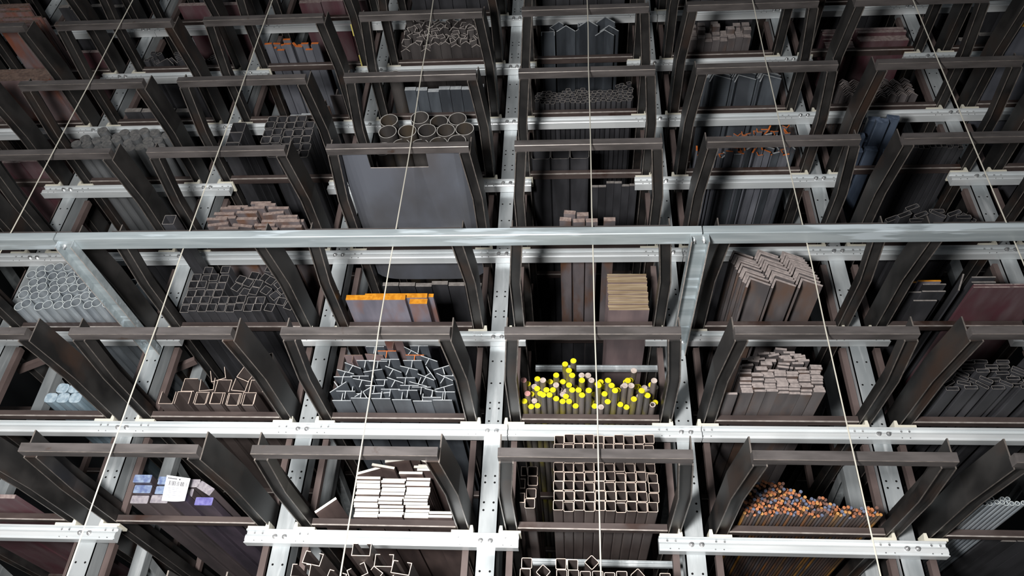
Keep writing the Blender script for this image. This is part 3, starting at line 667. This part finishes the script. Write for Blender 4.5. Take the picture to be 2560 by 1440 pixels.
# --- level 4 ---------------------------------------------------------
cassette(-2, 4, 'with dull plates, at the left edge'); planks(-2, 4, 'redplate', 4, .3, .86, .03, -.2, 'dull reddish plate at the left edge', name='steel_plate', cat='plate', seed=4)
cassette(-1, 4, 'holding the thick solid round bars'); rg = R(91); r_ = .0345
pl = hexpack(.145, .80, r_, topf([(.14, .13), (.28, .20), (.80, .20)]), rg)
side_end('greyround', (82, 84, 86), (110, 112, 114), (98, 98, 98), (122, 120, 118))
place(-1, 4, 'round_bar', 'thick solid grey round bar', 'bar', pl, section('greyround', 'solid', T_(ring(r_*.985, 18)), name='round_bar'), -.31, r_*1.74, 'thick solid round bars', yj=.03, rng=rg)
cassette(0, 4, 'holding the thick-walled square tubes'); rg = R(92)
ST3 = sqt('dim', .066, .0042, .012); pl = []
for r_ in range(6):
    for c_ in range(5):
        if (r_ < 2 and c_ < 1) or (r_ == 5 and c_ == 4): continue
        pl.append((.405-.022*(r_ > 2)*0+.0685*c_+(.012 if r_ < 2 else 0), .115+.0675*r_, 0, 0))
place(0, 4, 'square_tube', 'thick-walled square tube beside the large pipes', 'tube', pl, ST3, -.21, .0675, 'thick-walled square tubes', yj=.012, rng=rg)
place(0, 4, 'square_tube', 'dark open square tube left of the thick-walled ones', 'tube', [(.215, .13, 0, 0), (.215, .226, 0, 0), (.215, .322, 0, 0)], sqt('dim', .094, .003, .006), -.26, .09, 'dark open square tubes', names=['bottom', 'middle', 'top'])
cassette(1, 4, 'holding the large round pipes'); rp = .0605
PP = section('pipe', 'hollow', (T_(ring(rp, 32)), T_(ring(rp-.0045, 32))), name='steel_pipe')
pl = [(.215, .142, 0, 0), (.338, .142, 0, 0), (.461, .142, 0, 0), (.584, .142, 0, 0), (.707, .142, 0, 0), (.235, .262, 0, 0), (.370, .250, 0, 0), (.500, .250, 0, 0), (.625, .250, 0, 0), (.750, .250, 0, 0), (.225, .385, 0, 0), (.44, .372, 0, 0), (.565, .368, 0, 0), (.69, .372, 0, 0)]
place(1, 4, 'steel_pipe', 'large round steel pipe', 'pipe', pl, PP, -.24, .11, 'large round pipes', yj=.035, rng=R(93))
cassette(2, 4, 'holding three rectangular tubes')
place(2, 4, 'rectangular_tube', 'large thin rectangular tube in the middle', 'tube', [(.225, .130, 0, 0), (.350, .130, 0, 0), (.475, .130, 0, 0)], rtube('dim', .122, .090, .0035), -.15, .1, 'three large rectangular tubes', names=['left of the three', 'middle one of the three', 'right of the three'])
planks(2, 4, 'dim', 6, .55, .86, .02, .1, 'dark flat bar right of the three large tubes', seed=2)
cassette(3, 4, 'holding the orange-tipped small flats'); rg = R(94)
fo = [rects(.045, .010), cen(angle(.035, .006))]
base = []
pl = heap(fo, .20, .82, 150, rg, lambda g: g.uniform(-1.6, 1.6), topf([(.2, .15), (.35, .16), (.5, .27), (.7, .32), (.82, .30)]), tries=8)
OT = [section('orangetip', 'solid', T_(rects(.0445, .0098)), name='flat_bar'), section('orangetip', 'solid', T_(cen(angle(.0345, .0058))), name='angle_bar'), section('bluesteel', 'solid', T_(rects(.0445, .0098)), name='flat_bar')]
pl = [(x, z, a, (2 if oi == 0 and rg.random() < .3 else oi)) for x, z, a, oi in pl]
place(3, 4, [('flat_bar', 'angle_bar', 'flat_bar')[q[3]] for q in pl], [('orange-tipped flat', 'orange-tipped angle', 'plain grey flat')[q[3]]+' in the rusty heap, right half' for q in pl], 'bar', pl, OT, -.17, .03, 'orange-tipped small sections', yj=.04, rng=rg)
cassette(4, 4, 'holding blue-grey wrapped bars and thin tubes'); rg = R(95)
pl = heap([rects(.075, .045)], .17, .50, 14, rg, lambda g: g.uniform(-.2, .6), topf([(.17, .3), (.5, .3)]))
place(4, 4, 'wrapped_bar', 'blue-grey wrapped bar at the upper right', 'bar', pl, section('bluewrap', 'solid', T_(rrect(.074, .044, .006)), name='wrapped_bar'), -.25, .045, 'blue-grey wrapped bars', yj=.12, rng=rg)
pl = [(.56+.034*c_, .098+.034*r_, 0, 0) for r_ in range(2) for c_ in range(9)]
place(4, 4, 'square_tube', 'thin dull square tube at the upper right', 'tube', pl, sqt('dim', .0325, .0025), -.19, .034, 'thin dull square tubes', yj=.01, rng=rg)
cassette(5, 4, 'at the right edge with dull channel bars')
place(5, 4, 'channel_bar', 'dull channel bar at the right edge', 'bar', [(.30, .12, .3, 0), (.42, .115, 1.2, 0)], section('dim', 'solid', T_(chan(.08, .06, .004)), name='channel_bar'), -.2, .05, 'dull channels right edge', names=['left one', 'right one'])

# --- level 5 ---------------------------------------------------------
cassette(-2, 5, 'with the rust-red wide plates, lower one, upper left')
place(-2, 5, 'steel_plate', 'wide rust-red plate, lower cassette at the upper left', 'plate', [(.60, .091+.021*q, 0, 0) for q in range(6)], section('rustplate', 'solid', T_(rects(.42, .020)), name='steel_plate'), -.42, .02, 'rust-red plates lower', names=[f'{nth(q+1)} from the bottom' for q in range(6)])
cassette(-1, 5, 'above the thick solid round bars'); planks(-1, 5, 'dim', 4, .22, .72, .04, -.12, 'brownish block bar above the thick round bars', seed=5, name='square_bar')
cassette(0, 5, 'holding a single wide-flange beam and dark bars')
planks(0, 5, 'bluesteel', 5, .17, .60, .03, -.02, 'dark bar left of the wide-flange beams', seed=6)
HS = section('mauve', 'solid', T_(cen(tee(.085, .07, .008))), name='tee_bar')
place(0, 5, 'tee_bar', 'mauve tee bar in front of the pipe cassette', 'bar', [(.70, .125, 0, 0), (.77, .235, 0, 0)], HS, -.12, .1, 'mauve tee bars', names=['lower one', 'upper one'])
cassette(1, 5, 'above the large round pipes'); planks(1, 5, 'bluesteel', 7, .30, .85, .035, -.25, 'blue-grey bar above the large pipes', seed=11)
tag(obj('steel_pipe', section('pipe', 'hollow', (T_(ring(.045, 24)), T_(ring(.040, 24))), name='steel_pipe'), loc=V(XS[1]+.245, -.35, ZS[5]+.127)), 'single pipe left of the blue-grey bars, above the large pipes', 'pipe')
cassette(2, 5, 'holding the small thin square tubes'); rg = R(101); pl = []
so = rects(.0335, .0285)
for r_ in range(4):
    for c_ in range(19): pl.append((.187+.0352*c_+(.012 if r_ % 2 else 0), .096+.0295*r_, 0, 0))
seeds = [rot(so, a)+np.array([x, z]) for x, z, a, _ in pl]
pl += heap_seed([so], seeds, .168, .865, 26, rg, lambda g: g.uniform(-.7, .7), topf([(.168, .13), (.45, .16), (.70, .13), (.76, .21), (.865, .20)]), 12)
place(2, 5, 'rectangular_tube', 'small thin tube of the pale mesh-like pile', 'tube', pl, section('dim', 'hollow', (T_(rrect(.033, .028, .007)), T_(rrect(.026, .021, .005))), name='rectangular_tube'), -.11, .03, 'small thin tubes', yj=.012, rng=rg)
cassette(3, 5, 'holding the grey angle bars, peak up')
AB2 = section('bluesteel', 'solid', T_(angle(.125, .008, .085)), name='angle_bar'); pl = []; nm = []
for r_ in range(6):
    for c_ in range(3): pl.append((.37+.165*c_-.004*r_, .163+.016*r_, math.radians(ANG), 0)); nm.append(f'{nth(r_+1)} from bottom, {["left", "middle", "right"][c_]} stack')
place(3, 5, 'angle_bar', 'large blue-grey angle bar', 'bar', pl, AB2, -.26, .02, 'large blue-grey angles', yj=.025, rng=R(12), names=nm)
cassette(4, 5, 'holding the zigzag stacks of angle bars')
AB3 = section('mauve', 'solid', T_(angle(.046, .005)), name='angle_bar'); pl = []; nm = []
for r_ in range(11):
    for c_ in range(7): pl.append((.31+.067*c_-.002*r_, .1155+.0155*r_, math.radians(135), 0)); nm.append(f'{nth(r_+1)} from bottom, {nth(c_+1)} stack from left')
place(4, 5, 'angle_bar', 'angle bar of the pale zigzag pile', 'bar', pl, AB3, -.10, .0145, 'zigzag pile of angles', yj=.01, rng=R(13), names=nm)
cassette(5, 5, 'with the yellow-edged plates, at the right edge')
place(5, 5, 'steel_plate', 'yellow-edged plate at the right edge', 'plate', [(.38+.02*q, .096+.034*q, 0, 0) for q in range(5)], section('yellowplate', 'solid', T_(rects(.42, .026)), name='steel_plate'), -.60, .03, 'yellow-edged plates', yj=.04, rng=R(14), names=[f'{nth(q+1)} from the bottom' for q in range(5)])

# --- level 6 ---------------------------------------------------------
cassette(-3, 6, 'beyond the upper left corner')
cassette(-2, 6, 'with the tall rust-red plate stack, upper left corner')
place(-2, 6, 'steel_plate', 'rust-red plate of the tall stack at the upper left corner', 'plate', [(.34+R(q).uniform(-.006, .006)-(.012*q if q > 7 else 0), .090+.0185*q, 0, 0) for q in range(16)], section('rustplate', 'solid', T_(rects(.30, .0165)), name='steel_plate'), -.42, .02, 'tall rust-red plate stack', yj=.03, rng=R(15), names=[f'{nth(q+1)} from the bottom' for q in range(16)])
planks(-2, 6, 'redplate', 3, .60, .86, .03, -.2, 'dark red plate right of the tall rust-red stack', name='steel_plate', cat='plate', seed=13)
cassette(-1, 6, 'holding mixed angles and thin tubes'); rg = R(111)
pl = heap([cen(angle(.10, .006)), rects(.04, .03)], .17, .80, 20, rg, lambda g: g.choice((2.36, 2.5, 0, 2.2)), topf([(.17, .2), (.45, .22), (.8, .16)]))
place(-1, 6, [('angle_bar', 'square_tube')[q[3]] for q in pl], [('angle bar', 'small square tube')[q[3]]+' of the mixed dark heap, upper left' for q in pl], 'bar', pl, [section('dim', 'solid', T_(cen(angle(.10, .006))), name='angle_bar'), section('dim', 'hollow', (T_(rects(.039, .029)), T_(rects(.034, .024))), name='square_tube')], -.08, .04, 'mixed dark heap', yj=.03, rng=rg)
cassette(0, 6, 'holding the orange-tipped flats, near the top'); rg = R(112)
pl = heap([rects(.055, .020)], .17, .60, 22, rg, lambda g: g.choice((0, .1, -.1, .9)), topf([(.17, .12), (.3, .18), (.45, .14), (.6, .14)]))
place(0, 6, 'flat_bar', 'orange-tipped flat bar near the top edge', 'bar', pl, section('orangetip', 'solid', T_(rects(.054, .0195)), name='flat_bar'), -.19, .022, 'orange-tipped flats near the top', yj=.03, rng=rg)
planks(0, 6, 'bluesteel', 4, .62, .84, .04, .0, 'grey bar right of the orange-tipped flats', seed=14)
cassette(1, 6, 'holding the big heap of small angle bars'); rg = R(113); ao2 = cen(angle(.052, .006))
base = [(.215+.076*c_, .0835, math.radians(135), 0) for c_ in range(8)]
pl = heap_on([ao2], base, .175, .80, 165, rg, lambda g: g.uniform(-3.1, 3.1), topf([(.17, .36), (.5, .37), (.8, .36)]), tries=7)
place(1, 6, 'angle_bar', 'small angle bar of the big heap near the top edge', 'bar', pl, section('steel', 'solid', T_(ao2), name='angle_bar'), -.15, .035, 'big heap of small angles', yj=.03, rng=rg)
cassette(2, 6, 'holding large angles and channels, near the top'); rg = R(114)
pl = heap([cen(angle(.10, .008)), chan(.10, .05, .006)], .17, .80, 22, rg, lambda g: g.choice((2.36, 2.36, 5.5, 0, 3.14)), topf([(.17, .15), (.3, .25), (.5, .22), (.65, .28), (.8, .2)]))
place(2, 6, [('angle_bar', 'channel_bar')[q[3]] for q in pl], [('large angle bar', 'channel bar')[q[3]]+' near the top edge, middle' for q in pl], 'bar', pl, [section('bluesteel', 'solid', T_(cen(angle(.0985, .0078))), name='angle_bar'), section('bluesteel', 'solid', T_(chan(.0985, .049, .0058)), name='channel_bar')], -.25, .05, 'large angles and channels', yj=.05, rng=rg)
cassette(3, 6, 'holding the grey block bars'); pl = []; rg = R(115)
for c_ in range(8):
    for r_ in range(rg.choice((3, 3, 4, 4, 5))): pl.append((.30+.054*c_, .102+.038*r_, 0, 0))
place(3, 6, 'square_bar', 'grey block bar near the top edge', 'bar', pl, section('mauve', 'solid', T_(rects(.052, .037)), name='square_bar'), -.17, .038, 'grey block bars', yj=.05, rng=rg)
cassette(4, 6, 'holding the dark red plates')
place(4, 6, 'steel_plate', 'dark red plate of the left stack, upper right', 'plate', [(.37, .090+.0155*q, 0, 0) for q in range(14)], section('redplate', 'solid', T_(rects(.20, .0145)), name='steel_plate'), -.04, .02, 'dark red left stack', yj=.02, rng=R(16), names=[f'{nth(q+1)} from the bottom' for q in range(14)])
place(4, 6, 'steel_plate', 'dark red wide plate of the right stack, upper right', 'plate', [(.66, .096+.0275*q, 0, 0) for q in range(6)], section('redplate', 'solid', T_(rects(.34, .026)), name='steel_plate'), -.10, .02, 'dark red right stack', yj=.02, rng=R(17), names=[f'{nth(q+1)} from the bottom' for q in range(6)])
cassette(5, 6, 'at the upper right corner'); planks(5, 6, 'dim', 5, .2, .8, .04, -.1, 'dark bar at the upper right corner', seed=15)

mb = MB()
for a, b in ((-.40, -.30), (-.13, -.02)): mb.box(.871, .879, a, b, .0440, .0462)
obj('yellow_tape', mb.data('yellow_tape', [mat('yellow_tape', (222, 206, 110), None, .5)], local=True), CASS[(0, 6)])
# --- level 7 and above ------------------------------------------------
TOPS = {-3: 'beyond the upper left', -2: 'at the left end', -1: 'left of the red plates', 0: 'with red-brown plates', 1: 'above the small angles', 2: 'above the large angles', 3: 'above the grey block bars', 4: 'above the dark red plates', 5: 'at the right end'}
for i in range(-3, 6):
    cassette(i, 7, f'along the top edge, {TOPS[i]}')
    key = {-1: 'redplate', 0: 'redplate', 1: 'dim', 2: 'dim'}.get(i, 'dim')
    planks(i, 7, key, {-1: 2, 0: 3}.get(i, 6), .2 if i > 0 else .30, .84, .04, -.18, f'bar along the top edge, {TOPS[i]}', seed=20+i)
    cassette(i, 8, f'above the top edge, {TOPS[i]}')
    planks(i, 8, 'dim', 5, .18, .85, .04, -.18, f'bar above the top edge, {TOPS[i]}', seed=40+i)

# --- level -1 (only the tops show) ------------------------------------
for i, wh in ((-1, 'left of all'), (0, 'under the plastic-wrapped bars'), (1, 'holding the curled lipped channels'), (2, 'holding the loose square tubes'), (3, 'under the rusty round bars'), (4, 'under the white-rimmed tubes')):
    cassette(i, -1, 'at the bottom edge, '+wh)
rg = R(121); lo_ = lchan(.085, .056, .022, .003)
hull = rects(.085, .056)
pl = heap([hull], .165, .74, 44, rg, lambda g: g.choice((0, g.uniform(-.6, .6), math.pi+g.uniform(-.5, .5), g.uniform(-1, 1))), topf([(.165, .39), (.27, .46), (.38, .40), (.50, .46), (.66, .46), (.74, .38)]))
place(1, -1, 'lipped_channel', 'thin lipped channel bar at the bottom edge', 'bar', pl, section('tube', 'solid', T_(lo_), name='lipped_channel'), -.28, .06, 'thin lipped channels', yj=.05, rng=rg)
pl = []; rg = R(122)
for r_ in range(5):
    for c_ in range(14):
        x = .185+.0505*c_
        if x < .85: pl.append((x, .106+.050*r_, 0, 0))
for x, z, a in ((.21, .356, 0), (.29, .367, .72), (.372, .356, 0), (.424, .356, 0), (.476, .354, 0), (.53, .354, 0), (.583, .353, 0), (.635, .353, 0), (.705, .360, .85), (.825, .354, 0), (.215, .406, 0), (.368, .407, 0), (.420, .405, 0), (.505, .416, .78)): pl.append((x, z, a, 0))
place(2, -1, 'square_tube', 'loose square tube at the bottom edge', 'tube', pl, ST, -.24, .05, 'loose square tubes at the bottom edge', yj=.012, rng=rg)
planks(3, -1, 'mauve', 14, .18, .86, .03, -.2, 'dark bar under the rusty round bars', seed=60)
planks(0, -1, 'dim', 4, .2, .8, .03, -.1, 'dark flat bar under the plastic-wrapped bars', seed=61)

# ------------------------------------------------------------------ guard rail and its brackets
zb, ztp = ZS[2]-.060, ZS[2]-.018
for x0, x1, lab in ((-3.2, -.075, 'left length of the galvanised guard rail across the front'), (-.068, 3.028, 'middle length of the galvanised guard rail across the front'), (3.034, 7.0, 'right length of the galvanised guard rail, streaked white')):
    mb = MB(); loop = [(-.999, ztp), (-.999, zb+.003), (-.996, zb), (-.921, zb), (-.921, ztp)]
    mb.prism_x(loop, x0, x1); tag(obj('guard_rail', mb.data('guard_rail', [M['galv_rail']])), lab, 'rail', 'guard rail lengths')
for i, lab in ((0, 'left galvanised channel bracket holding the guard rail'), (3, 'right galvanised channel bracket holding the guard rail')):
    x = XS[i]; r = empty('rail_bracket', V(x, 0, zb-.04)); T = Matrix.Translation(-r.location)
    mb = MB(); z1 = zb-.001; z0 = zb-.044
    loop = [(-.042, z0), (-.037, z0), (-.037, z1-.005), (.037, z1-.005), (.037, z0), (.042, z0), (.042, z1), (-.042, z1)]
    mb.prism_y([(x+a, b) for a, b in loop], -.990, .018)
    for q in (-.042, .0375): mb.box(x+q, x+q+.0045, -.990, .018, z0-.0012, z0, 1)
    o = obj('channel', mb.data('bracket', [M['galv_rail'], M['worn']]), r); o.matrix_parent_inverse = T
    for dx in (-.023, .023):
        mb = MB(); mb.cyl((x+dx, -.955, z1-.005), (0, 0, -1), .010, .002, 12, 0); mb.cyl((x+dx, -.955, z1-.007), (0, 0, -1), .0075, .008, 6); mb.cyl((x+dx, -.955, z1-.015), (0, 0, -1), .004, .010, 8)
        o = obj('bolt', mb.data('bolt', [M['zinc']]), r); o.matrix_parent_inverse = T
        mb = MB(); mb.cyl((x+dx, -.06, z1-.005), (0, 0, -1), .009, .006, 6)
        o = obj('bolt', mb.data('bolt', [M['zinc']]), r); o.matrix_parent_inverse = T
    tag(r, lab, 'bracket')

for i in (-1, 0):
    mb = MB(); x = XS[i]; q = [(x-.03, ZS[1]+.535), (x-.02, ZS[1]+.510), (x+.125, ZS[1]+.585), (x+.115, ZS[1]+.610)]
    mb.prism_y(q, .26, .31); tag(obj('knee_brace', mb.data('knee_brace', [M['stake']])), f'short brown slanting brace behind the {POSTN[i]}', 'brace', 'knee braces')
# ------------------------------------------------------------------ hanging wires
WX = [-.40, .540, 1.583, 2.535, 3.515, 4.43]
WN = ['leftmost', 'second from left', 'third from left, crossing the white-ended flat bars', 'fourth from left, crossing the yellow-tipped bars', 'fifth from left, crossing the small mauve flats', 'rightmost']
for j, x in enumerate(WX):
    rg = R(200+j); cu = []; zz = -3.2
    mb = MB(); secs = []
    while zz < 5.9:
        dx, dy = rg.uniform(-.0025, .0025), rg.uniform(-.002, .002)
        if j == 2 and 0.55 < zz < 1.3: dx -= .006
        secs.append([(x+dx+.0030*math.cos(a), -.955+dy+.0030*math.sin(a)+.045*0, zz) for a in [2*math.pi*q/6 for q in range(6)]]); zz += .35
    # keep the wire behind the guard rail
    secs = [[(a, b+.075, c) for a, b, c in s_] if False else s_ for s_ in secs]
    secs = [[(a, min(b+.055, -.885+.0) if False else b+.052, c) for a, b, c in s_] for s_ in secs]
    mb.sweep(secs); o = obj('hanging_wire', mb.data('hanging_wire', [M['wire']])); tag(o, f'thin pale vertical wire, {WN[j]}', 'wire', 'vertical wires')
print('objects', len(bpy.data.objects), 'LONG', len(LONG)); seen_ = set()
for l in LONG:
    q = ''.join(l.split(',')[:1])
    if q not in seen_: seen_.add(q); print('LONG:', len(l.replace('-', ' ').split()), l)
